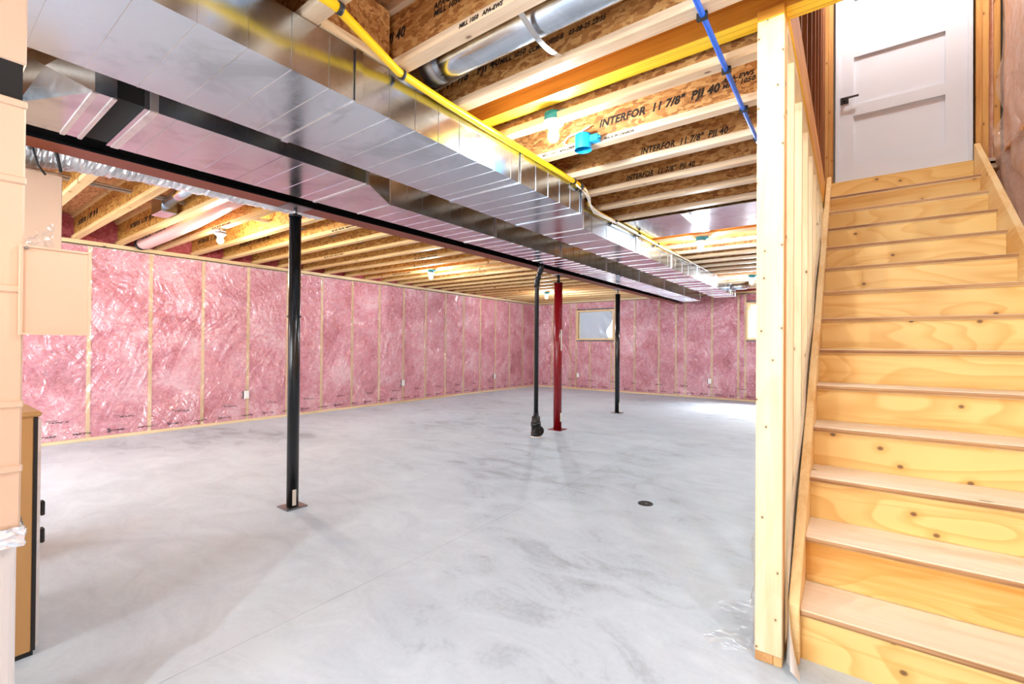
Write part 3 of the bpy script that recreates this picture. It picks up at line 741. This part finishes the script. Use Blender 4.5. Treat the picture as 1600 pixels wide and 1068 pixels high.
# ------------------------------------------------------------------ trunk ducts
ZB, ZT = 2.200, 2.414
def sect(poly_, z0, z1, name, parent, mat='galv'):
    """closed sheet-metal section from a plan polygon"""
    return mk(name, MB().prism(poly_, 2, z0, z1), mat, parent)
def bead_line(parent, xa, ya, xb, yb, w=0.006, h=0.0035, nm='standing_seam', sides=(False, False), mat='galv_dull'):
    m = MB().box(min(xa, xb), max(xa, xb), ya-w/2, ya+w/2, ZB-h, ZB)
    if sides[1]: m.box(xb, xb+h, ya-w/2, ya+w/2, ZB, ZT)
    if sides[0]: m.box(xa-h, xa, ya-w/2, ya+w/2, ZB, ZT)
    return mk(nm, m, mat, parent)
d1 = thing('trunk_duct', 'wide galvanized trunk duct overhead beside the yellow gas pipe', 'duct', (-1.95, 3.5, ZB))
L1, R1, R1b = -2.25, -1.645, -1.85
sec = [(-1.4, -0.05), (-0.05, 1.14), (1.14, 2.31), (2.31, 3.10)]
for (y0, y1) in sec:
    s_ = sect([(L1, y0+0.001), (R1, y0+0.001), (R1, y1-0.001), (L1, y1-0.001)], ZB, ZT, 'duct_section', d1)
    y = y0+0.15
    while y < y1-0.06:
        bead_line(s_, L1, y, R1, y, 0.004, 0.0022, mat='galv', sides=(True, True)); y += 0.15
    s_2 = bead_line(d1, L1-0.004, y1-0.012, R1+0.004, y1, 0.034, 0.006, 'drive_cleat', (True, True), 'galv')
sect([(L1, 3.101), (R1, 3.101), (R1b, 3.50), (L1, 3.50)], ZB, ZT, 'reducer', d1)
bead_line(d1, L1, 3.11, R1, 3.11, 0.012, 0.004, 'drive_cleat', (True, True)); bead_line(d1, L1, 3.50, R1b, 3.50, 0.012, 0.004, 'drive_cleat', (True, True))
y0 = 3.515
while y0 < 9.9:
    y1 = min(y0+1.2, 9.95)
    s_ = sect([(L1, y0), (R1b, y0), (R1b, y1-0.002), (L1, y1-0.002)], ZB, ZT, 'duct_section', d1)
    y = y0+0.15
    while y < y1-0.06: bead_line(s_, L1, y, R1b, y, 0.004, 0.0022, mat='galv', sides=(True, True)); y += 0.30
    bead_line(d1, L1-0.003, y1, R1b+0.003, y1, 0.03, 0.005, 'drive_cleat', (True, True)); y0 = y1+0.002
mk('takeoff_pipe', MB().tube([(-1.851, 9.55, 2.335), (-1.70, 9.55, 2.335), (-1.62, 9.60, 2.35), (-1.60, 9.70, 2.38)], 0.062, 16), 'galv', d1)
# second duct
d2 = thing('trunk_duct', 'galvanized trunk duct with black canvas collar beside the steel beam', 'duct', (-2.75, 3.5, ZB))
L2, R2, R2b = -3.05, -2.435, -2.665
mk('canvas_collar', B(L2+0.01, R2-0.012, 0.525, 0.628, ZB+0.012, ZT-0.008), 'canvas', d2, label='black canvas connector between two sheet-metal sections')
sec = [(0.62, 1.22), (1.22, 1.75)]
for (y0, y1) in sec:
    s_ = sect([(L2, y0+0.001), (R2, y0+0.001), (R2, y1-0.001), (L2, y1-0.001)], ZB, ZT, 'duct_section', d2)
    y = y0+0.12
    while y < y1-0.05: bead_line(s_, L2, y, R2, y, 0.004, 0.0022, mat='galv', sides=(False, True)); y += 0.15
bead_line(d2, L2, 0.655, R2, 0.655, 0.03, 0.004, 'drive_cleat', (False, True)); bead_line(d2, L2, 1.745, R2, 1.745, 0.02, 0.005, 'drive_cleat', (False, True))
sect([(L2, 1.757), (R2, 1.757), (R2b, 2.10), (L2, 2.10)], ZB, ZT, 'reducer', d2)
bead_line(d2, L2, 2.10, R2b, 2.10, 0.012, 0.004, 'drive_cleat', (False, True))
y0 = 2.11
while y0 < 10.5:
    y1 = min(y0+1.2, 10.6)
    s_ = sect([(L2, y0), (R2b, y0), (R2b, y1-0.002), (L2, y1-0.002)], ZB, ZT, 'duct_section', d2)
    y = y0+0.15
    while y < y1-0.06: bead_line(s_, L2, y, R2b, y, 0.004, 0.0022, mat='galv', sides=(False, True)); y += 0.15
    bead_line(d2, L2, y1, R2b+0.003, y1, 0.03, 0.005, 'drive_cleat', (False, True)); y0 = y1+0.002
# flared fitting before the canvas collar with folded cross-breaks
pf = MB()
A = [(R2, 0.53), (R2, 0.462), (-2.80, 0.30), (L2, 0.30), (L2, 0.53)]
pf.prism([(R2, 0.53), (R2, 0.462), (L2, 0.462), (L2, 0.53)], 2, ZB, ZT)
v = [(R2, 0.461, ZB), (-2.80, 0.29, ZB), (-2.80, 0.29, ZT), (R2, 0.461, ZT), (L2, 0.461, ZB), (L2, 0.29, ZB), (L2, 0.29, ZT), (L2, 0.461, ZT), (-2.63, 0.345, 2.32)]
pf.add(v, [(0, 1, 8), (1, 2, 8), (2, 3, 8), (3, 0, 8), (0, 4, 5, 1), (3, 2, 6, 7), (1, 5, 6, 2), (4, 7, 6, 5), (0, 3, 7, 4)])
mk('flared_fitting', pf, 'galv', d2)
mk('drive_cleat', MB().box(L2, R2+0.004, 0.452, 0.470, ZB-0.006, ZB).box(L2, R2+0.004, 0.515, 0.53, ZB-0.005, ZB), 'galv_dull', d2)

# panned joist bays (sheet-metal return)
t = thing('return_air_pan', 'galvanized sheet panels closing joist bays behind the far blue-boxed bulb', 'duct panel', (-1.1, 4.6, JZ))
zb = JZ-0.004
for (y0, y1) in ((4.275, 4.655), (4.657, 5.075)):
    mk('sheet_panel', B(-1.84, -1.255, y0, y1, zb, JZ-0.001), 'galv', t); mk('sheet_panel', B(-1.20, -0.31, y0, y1, zb, JZ-0.001), 'galv', t)
    mk('joint_strip', B(-1.265, -1.19, y0, y1, zb-0.004, zb-0.0005), 'galv_dull', t)

# ------------------------------------------------------------------ round ducts
t = thing('round_duct', 'round galvanized branch duct hung between the joists, held by a perforated strap', 'duct', (-1.2, 1.52, 2.52))
mk('pipe', MB().tube([(-1.60, 1.525, 2.53), (-1.45, 1.525, 2.525), (0.55, 1.525, 2.525)], 0.078, 24), 'galv', t)
mk('damper_collar', MB().tube([(-1.640, 1.525, 2.53), (-1.56, 1.525, 2.53)], 0.082, 24), 'steel', t)
mk('hanger_strap', MB().grid(lambda u, v: (-1.02+0.025*v, 1.35+0.42*u, 2.422+0.055*(1-math.sin(PI*u))-0.002), 12, 1), 'galv_dull', t)
t = thing('round_duct', 'short crimped round duct collar crossing over the wide trunk duct at the top edge', 'duct', (-1.6, 0.72, 2.5))
mk('pipe', MB().tube([(-1.86, 0.715, 2.497), (-0.6, 0.715, 2.497)], 0.077, 24), 'galv', t)
for x in (-1.80, -1.765, -1.66): mk('crimp_ring', MB().tube([(x-0.005, 0.715, 2.497), (x+0.005, 0.715, 2.497)], 0.0795, 24), 'galv_dull', t)

# ------------------------------------------------------------------ gas pipe, water pipe, cables
t = thing('gas_pipe', 'yellow coated gas pipe running along the right side of the trunk duct', 'pipe', (-1.6, 2.0, 2.4))
gp = [(-1.47, 0.45, 2.398), (-1.47, 0.91, 2.398), (-1.60, 1.30, 2.396), (-1.615, 1.6, 2.396), (-1.622, 2.2, 2.396), (-1.628, 2.94, 2.396), (-1.64, 3.12, 2.396), (-1.70, 3.30, 2.396)]
mk('pipe', MB().tube(gp, 0.0175, 14), 'gas', t)
mk('pipe', MB().tube([(-1.70, 3.30, 2.398), (-1.80, 3.50, 2.398), (-1.828, 3.75, 2.398), (-1.828, 5.0, 2.398), (-1.828, 6.7, 2.398)], 0.012, 12), 'gas', t)
for (x, y) in ((-1.47, 0.93), (-1.604, 1.325), (-1.628, 2.93)):
    mk('pipe_clamp', MB().tube([(x, y-0.008, 2.3965), (x, y+0.008, 2.3965)], 0.0215, 16), 'dark', t)
t = thing('cable_bundle', 'bundled pale cables strapped along the gas pipe where the duct narrows', 'cable', (-1.8, 4, 2.38))
for q in range(3):
    off = 0.010*q
    mk('cable', MB().tube([(-1.615, 2.95, 2.37+off*0.3), (-1.62, 3.05, 2.365), (-1.655, 3.2+0.02*q, 2.352+off), (-1.74, 3.42, 2.352+off), (-1.81+0.006*q, 3.62, 2.36+off), (-1.812+0.007*q, 4.2, 2.37), (-1.812+0.006*q, 5.6, 2.37), (-1.81, 7.6, 2.385)], 0.005, 8), 'cablewhite', t)
for y, x in ((3.03, -1.62), (3.3, -1.70), (4.1, -1.82), (4.7, -1.82), (5.3, -1.82)):
    mk('cable_tie', MB().tube([(x, y-0.004, 2.383), (x, y+0.004, 2.383)], 0.026, 12), 'dark', t)
t = thing('water_pipe', 'blue plastic water pipe clipped under the joists left of the end post', 'pipe', (-0.44, 2.4, 2.41))
mk('pipe', MB().tube([(-0.436, -1.5, 2.408), (-0.436, 1.6, 2.408), (-0.442, 2.6, 2.407), (-0.440, 6.6, 2.408)], 0.0105, 12), 'pex', t)
for y in (1.33, 1.745, 2.15, 2.555, 2.96, 3.36): mk('pipe_clip', MB().box(-0.458, -0.421, y-0.008, y+0.008, 2.394, 2.4195), 'dark', t)
# cable runs through the left joists
t = thing('cable_bundle', 'grey cables threaded through the joists above the pink insulated duct', 'cable', (-5.25, 1.3, 2.55))
for q in range(5):
    z = 2.545+0.012*(q % 3); x = -5.25+0.016*q
    mk('cable', MB().tube([(x+0.03*noise.noise(Vector((q*3.1, yy, 0))), yy, z) for yy in (0.3, 0.7, 1.0, 1.4, 1.8, 2.1, 2.6, 3.2, 3.8)], 0.0055, 6), 'wire', t)

t = thing('cable', 'pale sagging cable stapled along the joist web behind the round branch duct', 'cable', (-1.4, 1.725, 2.6))
cps = [(-1.90, 1.725, 2.56), (-1.862, 1.725, 2.565), (-1.726, 1.725, 2.578), (-1.571, 1.725, 2.590), (-1.42, 1.725, 2.623), (-1.275, 1.725, 2.63), (-1.10, 1.725, 2.645), (-0.88, 1.725, 2.66), (0.5, 1.725, 2.665)]
mk('cable_sheath', MB().tube(cps, 0.007, 8), 'cablewhite', t)
for x in (-1.42, -0.88): mk('staple', MB().box(x-0.004, x+0.004, 1.712, 1.736, 2.61 if x < -1 else 2.645, 2.64 if x < -1 else 2.678), 'dark', t)

# ------------------------------------------------------------------ bulbs in ceiling boxes
def bulb(name, label, x, y, boxmat, warm=False, z=2.42, key=False, near=False):
    t = thing(name, label, 'light', (x, y, z), 'bare bulb lampholders on the joists')
    bx = mk('ceiling_box', MB().cyl((x, y, z-0.045), (x, y, z-0.001), 0.052, n=20).box(x+0.048, x+0.085, y-0.02, y+0.02, z-0.034, z-0.001), boxmat, t)
    mk('lampholder', MB().tube([(x, y, z-0.046), (x, y, z-0.058), (x, y, z-0.072), (x, y, z-0.088)], [0.058, 0.056, 0.032, 0.026], 24), 'porcelain', t)
    mk('bulb', MB().sphere((x, y, z-0.122), 0.030, 18, 12, 1.12), 'bulb_bright' if key else 'bulb_near' if near else ('bulb_warm' if warm else 'bulb'), t)
bulb('bare_bulb', 'bare lit bulb in porcelain holder under a teal box, nearest on the right ceiling', -1.315, 2.138, 'teal', z=2.47, near=True)
bulb('bare_bulb', 'bare warm-glowing bulb under a grey metal box among the left joists', -5.46, 2.06, 'steel', True)
bulb('bare_bulb', 'bare lit bulb midway down the left ceiling beyond the nearest black column', -5.53, 5.20, 'teal')
bulb('bare_bulb', 'bare lit bulb between the drain stack and the red column, far left ceiling', -5.62, 8.88, 'teal')
bulb('bare_bulb', 'bare lit bulb hanging at the yellow beam past the sheet-metal return panels', -1.35, 5.335, 'teal')
bulb('bare_bulb', 'bare lit bulb far away, partly hidden by the end post', -1.36, 8.68, 'teal')
bulb('bare_bulb', 'bare bulb behind the camera on the right side ceiling', -0.62, -1.15, 'teal', key=True)
bulb('bare_bulb', 'added fill bulb near the foot of the stairs, out of frame to the right', 0.45, 1.27, 'teal', near=True)  # extra unseen bulb, added to brighten the lower treads from above
bulb('bare_bulb', 'bare bulb behind the camera on the left side ceiling', -5.5, -1.1, 'teal')

# open blue junction box with cable on a joist
t = thing('junction_box', 'open bright blue round junction box on the joist beside the nearest bulb', 'electrical box', (-1.29, 2.47, 2.46))
jx, jy = -1.305, 2.465
m = MB(); n = 24
for (r0, z0, r1, z1) in ((0.05, 2.385, 0.05, 2.47), (0.046, 2.387, 0.046, 2.468)):
    m.tube([(jx, jy, z0), (jx, jy, z1)], [r0, r1], n, cap=False)
m.tube([(jx, jy, 2.466), (jx, jy, 2.471)], 0.05, n)
mk('box_shell', m, 'pvcblue', t)
mk('rim', MB().tube([(jx, jy, 2.382), (jx, jy, 2.389)], [0.052, 0.052], n, cap=False), 'pvcblue', t)
mk('mounting_bracket', MB().box(jx+0.048, jx+0.10, jy-0.012, jy+0.035, 2.42, 2.455).cyl((jx+0.1, jy, 2.438), (jx+0.115, jy, 2.438), 0.007, n=10), 'pvcblue', t)
mk('cable', MB().tube([(jx-0.045, jy, 2.435), (jx-0.10, jy-0.005, 2.43), (jx-0.14, jy, 2.46), (jx-0.11, jy+0.01, 2.495), (jx-0.03, jy+0.02, 2.51), (jx+0.03, jy+0.03, 2.53)], 0.005, 8), 'cablewhite', t)

# ------------------------------------------------------------------ left ceiling bits
t = thing('register_boot', 'small galvanized register boot between the left joists', 'duct', (-5.4, 1.53, 2.5))
mk('boot_box', B(-5.52, -5.24, 1.47, 1.60, 2.44, 2.60), 'galv', t, bevel=0.004); mk('boot_neck', MB().cyl((-5.24, 1.53, 2.54), (-4.6, 1.52, 2.57), 0.055, n=18), 'galv', t)
t = thing('insulated_duct', 'pink sleeved insulated duct lying between the left joists', 'duct', (-6, 1.86, 2.45))
pts = [(-7.36, 1.86, 2.455), (-7.2, 1.86, 2.46), (-6.5, 1.86, 2.475), (-5.6, 1.86, 2.50), (-4.8, 1.86, 2.54), (-3.7, 1.86, 2.58)]
mk('sleeve', MB().tube(pts, [0.06, 0.082, 0.088, 0.088, 0.085, 0.08], 20), 'sleeve', t)
for i_, x in enumerate((-7.0, -6.5, -6.0)):
    text('CERTIFIED  R8', 0.05, t, (x, 1.86-0.089, 2.455+0.01*i_), shear=0)
mk('end_tape', MB().tube([(-7.37, 1.86, 2.455), (-7.27, 1.86, 2.46)], [0.07, 0.084], 18), 'dark', t)
# foil flex duct beside the beam
fx_ = [(-3.62, 0.16, 2.20), (-3.60, 0.34, 2.235), (-3.585, 0.55, 2.265), (-3.57, 0.85, 2.29), (-3.56, 1.2, 2.30), (-3.56, 1.6, 2.31), (-3.56, 2.1, 2.325)]
def flexmb():
    m = MB(); P = []; n = 20; K = 170; rings = []
    for i in range(K+1):
        tt = i/K*(len(fx_)-1); a = int(min(tt, len(fx_)-2)); f = tt-a
        p = Vector(fx_[a]).lerp(Vector(fx_[a+1]), f)
        r = 0.102+0.003*math.sin(i*2.1)+(0.05*max(0, 1-i/28) )
        for j in range(n):
            an = 2*PI*j/n; rr = r+0.012*noise.noise(Vector((i*0.35, j*1.7, 1)))+0.008*noise.noise(Vector((i*1.1, j*2.3, 7)))
            P.append((p.x+rr*math.cos(an), p.y, p.z+rr*math.sin(an)*0.9))
    fs = [(i*n+j, i*n+(j+1) % n, (i+1)*n+(j+1) % n, (i+1)*n+j) for i in range(K) for j in range(n)]
    m.add(P, fs, False); return m
single('flexible_duct', flexmb(), 'foil', 'crinkled silver foil flexible duct running beside the steel beam', 'duct', origin=(-3.58, 1.0, 2.2))
t = thing('hanging_wires', 'two dark loose wires dangling below the foil duct', 'wire', (-3.5, 0.42, 2.3))
mk('wire', MB().tube([(-3.40, 0.385, 2.36), (-3.40, 0.40, 2.22), (-3.405, 0.425, 2.12), (-3.41, 0.455, 2.075)], 0.005, 6), 'dark', t)
mk('wire', MB().tube([(-3.42, 0.465, 2.36), (-3.42, 0.49, 2.24), (-3.42, 0.515, 2.11)], 0.008, 6), 'dark', t)

# ------------------------------------------------------------------ furnace group at the left edge
t = thing('return_air_drop', 'tall seamed sheet-metal return air drop at the left edge', 'duct', (-1.95, -0.1, 0))
RX, RY = -1.66, 0.186
for (z0, z1) in ((0.73, 0.885), (0.886, 1.045), (1.046, 1.33), (1.331, 1.60), (1.601, 1.79)):
    mk('duct_section', B(-2.26, RX, -0.45, RY, z0, z1-0.001), 'galv_warm_reflect', t, bevel=0.004)
    mk('drive_cleat', B(-2.263, RX+0.006, -0.453, RY+0.002, z1-0.010, z1+0.008), 'galv_warm_reflect', t, bevel=0.003)
mk('canvas_collar', B(-2.25, RX-0.006, -0.44, RY-0.006, 1.795, 1.895), 'canvas', t, label='black canvas connector collar')
mk('duct_section', B(-2.26, RX, -0.45, RY, 1.89, 2.19), 'galv_warm_reflect', t, bevel=0.004)
def tape():
    def fn(u, v):
        s = u*1.0; z = 0.690+0.05*v
        y = RY+0.006-s*0.62; x = RX+0.006
        if u > 0.93: pass
        d = 0.012*abs(noise.noise(Vector((u*30, v*4, 1))))
        return (x+d, y, z+0.012*noise.noise(Vector((u*12, v, 5))))
    m = MB().grid(fn, 60, 6, False)
    m.grid(lambda u, v: (RX+0.006-0.3*u, RY+0.006+0.010*abs(noise.noise(Vector((u*30, v*4, 3)))), 0.690+0.05*v+0.01*noise.noise(Vector((u*9, v, 8)))), 24, 6, False)
    return m
mk('foil_tape', tape(), 'foil', t)
# rounded white cabinet under the drop
pts = []
R_ = 0.10; x1_, y1_, x0_, y0_ = RX-0.002, RY+0.004, -2.26, -0.45
for j in range(9):
    an = PI/2*j/8; pts.append((x1_-R_+R_*math.cos(an), y1_-R_+R_*math.sin(an)))
pts += [(x0_, y1_), (x0_, y0_), (x1_, y0_)]
cab = mk('filter_cabinet', MB().prism(pts, 2, 0.0, 0.69), 'white_enamel', t, label='white rounded lower cabinet')
mk('cabinet_gap', MB().tube([(x1_+0.001, y1_-0.115, 0.02), (x1_+0.001, y1_-0.115, 0.66)], 0.004, 6), 'dark', t)
t = thing('sheet_metal_plate', 'square bright sheet-metal cover plate fixed beside the return air drop', 'panel', (-1.65, 0.24, 1.3))
mk('plate', B(-1.655, -1.635, 0.176, 0.305, 1.216, 1.437), 'galv_warm_reflect', t)
e = MB().box(-1.634, -1.631, 0.176, 0.181, 1.216, 1.437).box(-1.634, -1.631, 0.3, 0.305, 1.216, 1.437).box(-1.634, -1.631, 0.181, 0.3, 1.216, 1.221).box(-1.634, -1.631, 0.181, 0.3, 1.432, 1.437)
mk('rim', e, 'galv_warm_reflect', t); mk('screw', MB().cyl((-1.634, 0.187, 1.430), (-1.628, 0.187, 1.430), 0.004, n=8), 'steel', t)
single('supply_plenum', MB().box(-4.1, -3.5, -0.35, 0.285, 0.0, 2.11).box(-3.98, -3.5, 0.285, 0.533, 1.50, 2.11), 'galv_warm_reflect', 'tan-looking sheet-metal supply plenum partly hidden behind the cover plate', 'duct', origin=(-3.8, 0, 0), bevel=0.003)
t = thing('furnace_cabinet', 'narrow tan enamelled furnace cabinet edge with black latches on the floor', 'furnace', (-2.8, -0.1, 0))
mk('body', B(-3.1, -2.5, -0.45, 0.311, 0.02, 0.925), 'tan', t, bevel=0.004)
mk('lid', B(-3.1, -2.488, -0.46, 0.332, 0.912, 0.932), 'tan', t, bevel=0.006)
mk('door_trim', B(-3.08, -2.502, 0.311, 0.323, 0.02, 0.91), 'dark', t)
mk('door', B(-3.06, -2.51, 0.3235, 0.333, 0.03, 0.90), 'galv_dull', t)
mk('toe_kick', B(-3.08, -2.51, -0.43, 0.318, 0.0, 0.02), 'dark', t)
for z in (0.42, 0.525): mk('latch', B(-2.54, -2.508, 0.3335, 0.346, z, z+0.055), 'dark', t, bevel=0.003)
# crumpled clear plastic scrap on the plate
def fnC(u, v):
    return (-1.66-0.02*u+0.02*noise.noise(Vector((u*5, v*5, 3))), 0.19+0.05*u+0.012*noise.noise(Vector((u*6, v*4, 1))), 1.438+0.05*v*(0.4+u)+0.01*noise.noise(Vector((u*7, v*7, 2))))
single('plastic_scrap', MB().grid(fnC, 10, 10, False), 'scrap_film', 'crumpled clear plastic scrap on top of the cover plate', 'plastic scrap', origin=(-1.65, 0.2, 1.438))

# ------------------------------------------------------------------ outlets on the film
def outlet(label, p, axis):
    t = thing('wall_outlet', label, 'outlet', p)
    x, y, z = p
    if axis == 0:
        mk('cover_plate', B(x, x+0.007, y-0.036, y+0.036, z-0.058, z+0.058), 'plate', t, bevel=0.002)
        for s in (-1, 1): mk('receptacle', B(x+0.0065, x+0.010, y-0.017, y+0.017, z+s*0.028-0.014, z+s*0.028+0.014), 'white_enamel', t)
        mk('back_box', B(x-0.012, x-0.0005, y-0.046, y+0.030, z-0.055, z+0.055), 'dark', t)
    else:
        mk('cover_plate', B(x-0.036, x+0.036, y-0.007, y, z-0.058, z+0.058), 'plate', t, bevel=0.002)
        for s in (-1, 1): mk('receptacle', B(x-0.017, x+0.017, y-0.010, y-0.0065, z+s*0.028-0.014, z+s*0.028+0.014), 'white_enamel', t)
        mk('back_box', B(x-0.048, x+0.028, y+0.0005, y+0.012, z-0.055, z+0.055), 'dark', t)
outlet('white wall outlet on the left wall, nearest the camera', (XL+0.022, 3.165, 0.41), 0)
outlet('white wall outlet on the left wall, middle of three', (XL+0.022, 6.19, 0.40), 0)
outlet('white wall outlet on the left wall, farthest along', (XL+0.022, 9.19, 0.385), 0)
outlet('white wall outlet on the far wall below the film-covered window', (-5.98, YF-0.022, 0.385), 1)
outlet('white wall outlet on the far wall nearer the end post', (-2.59, YF-0.022, 0.40), 1)
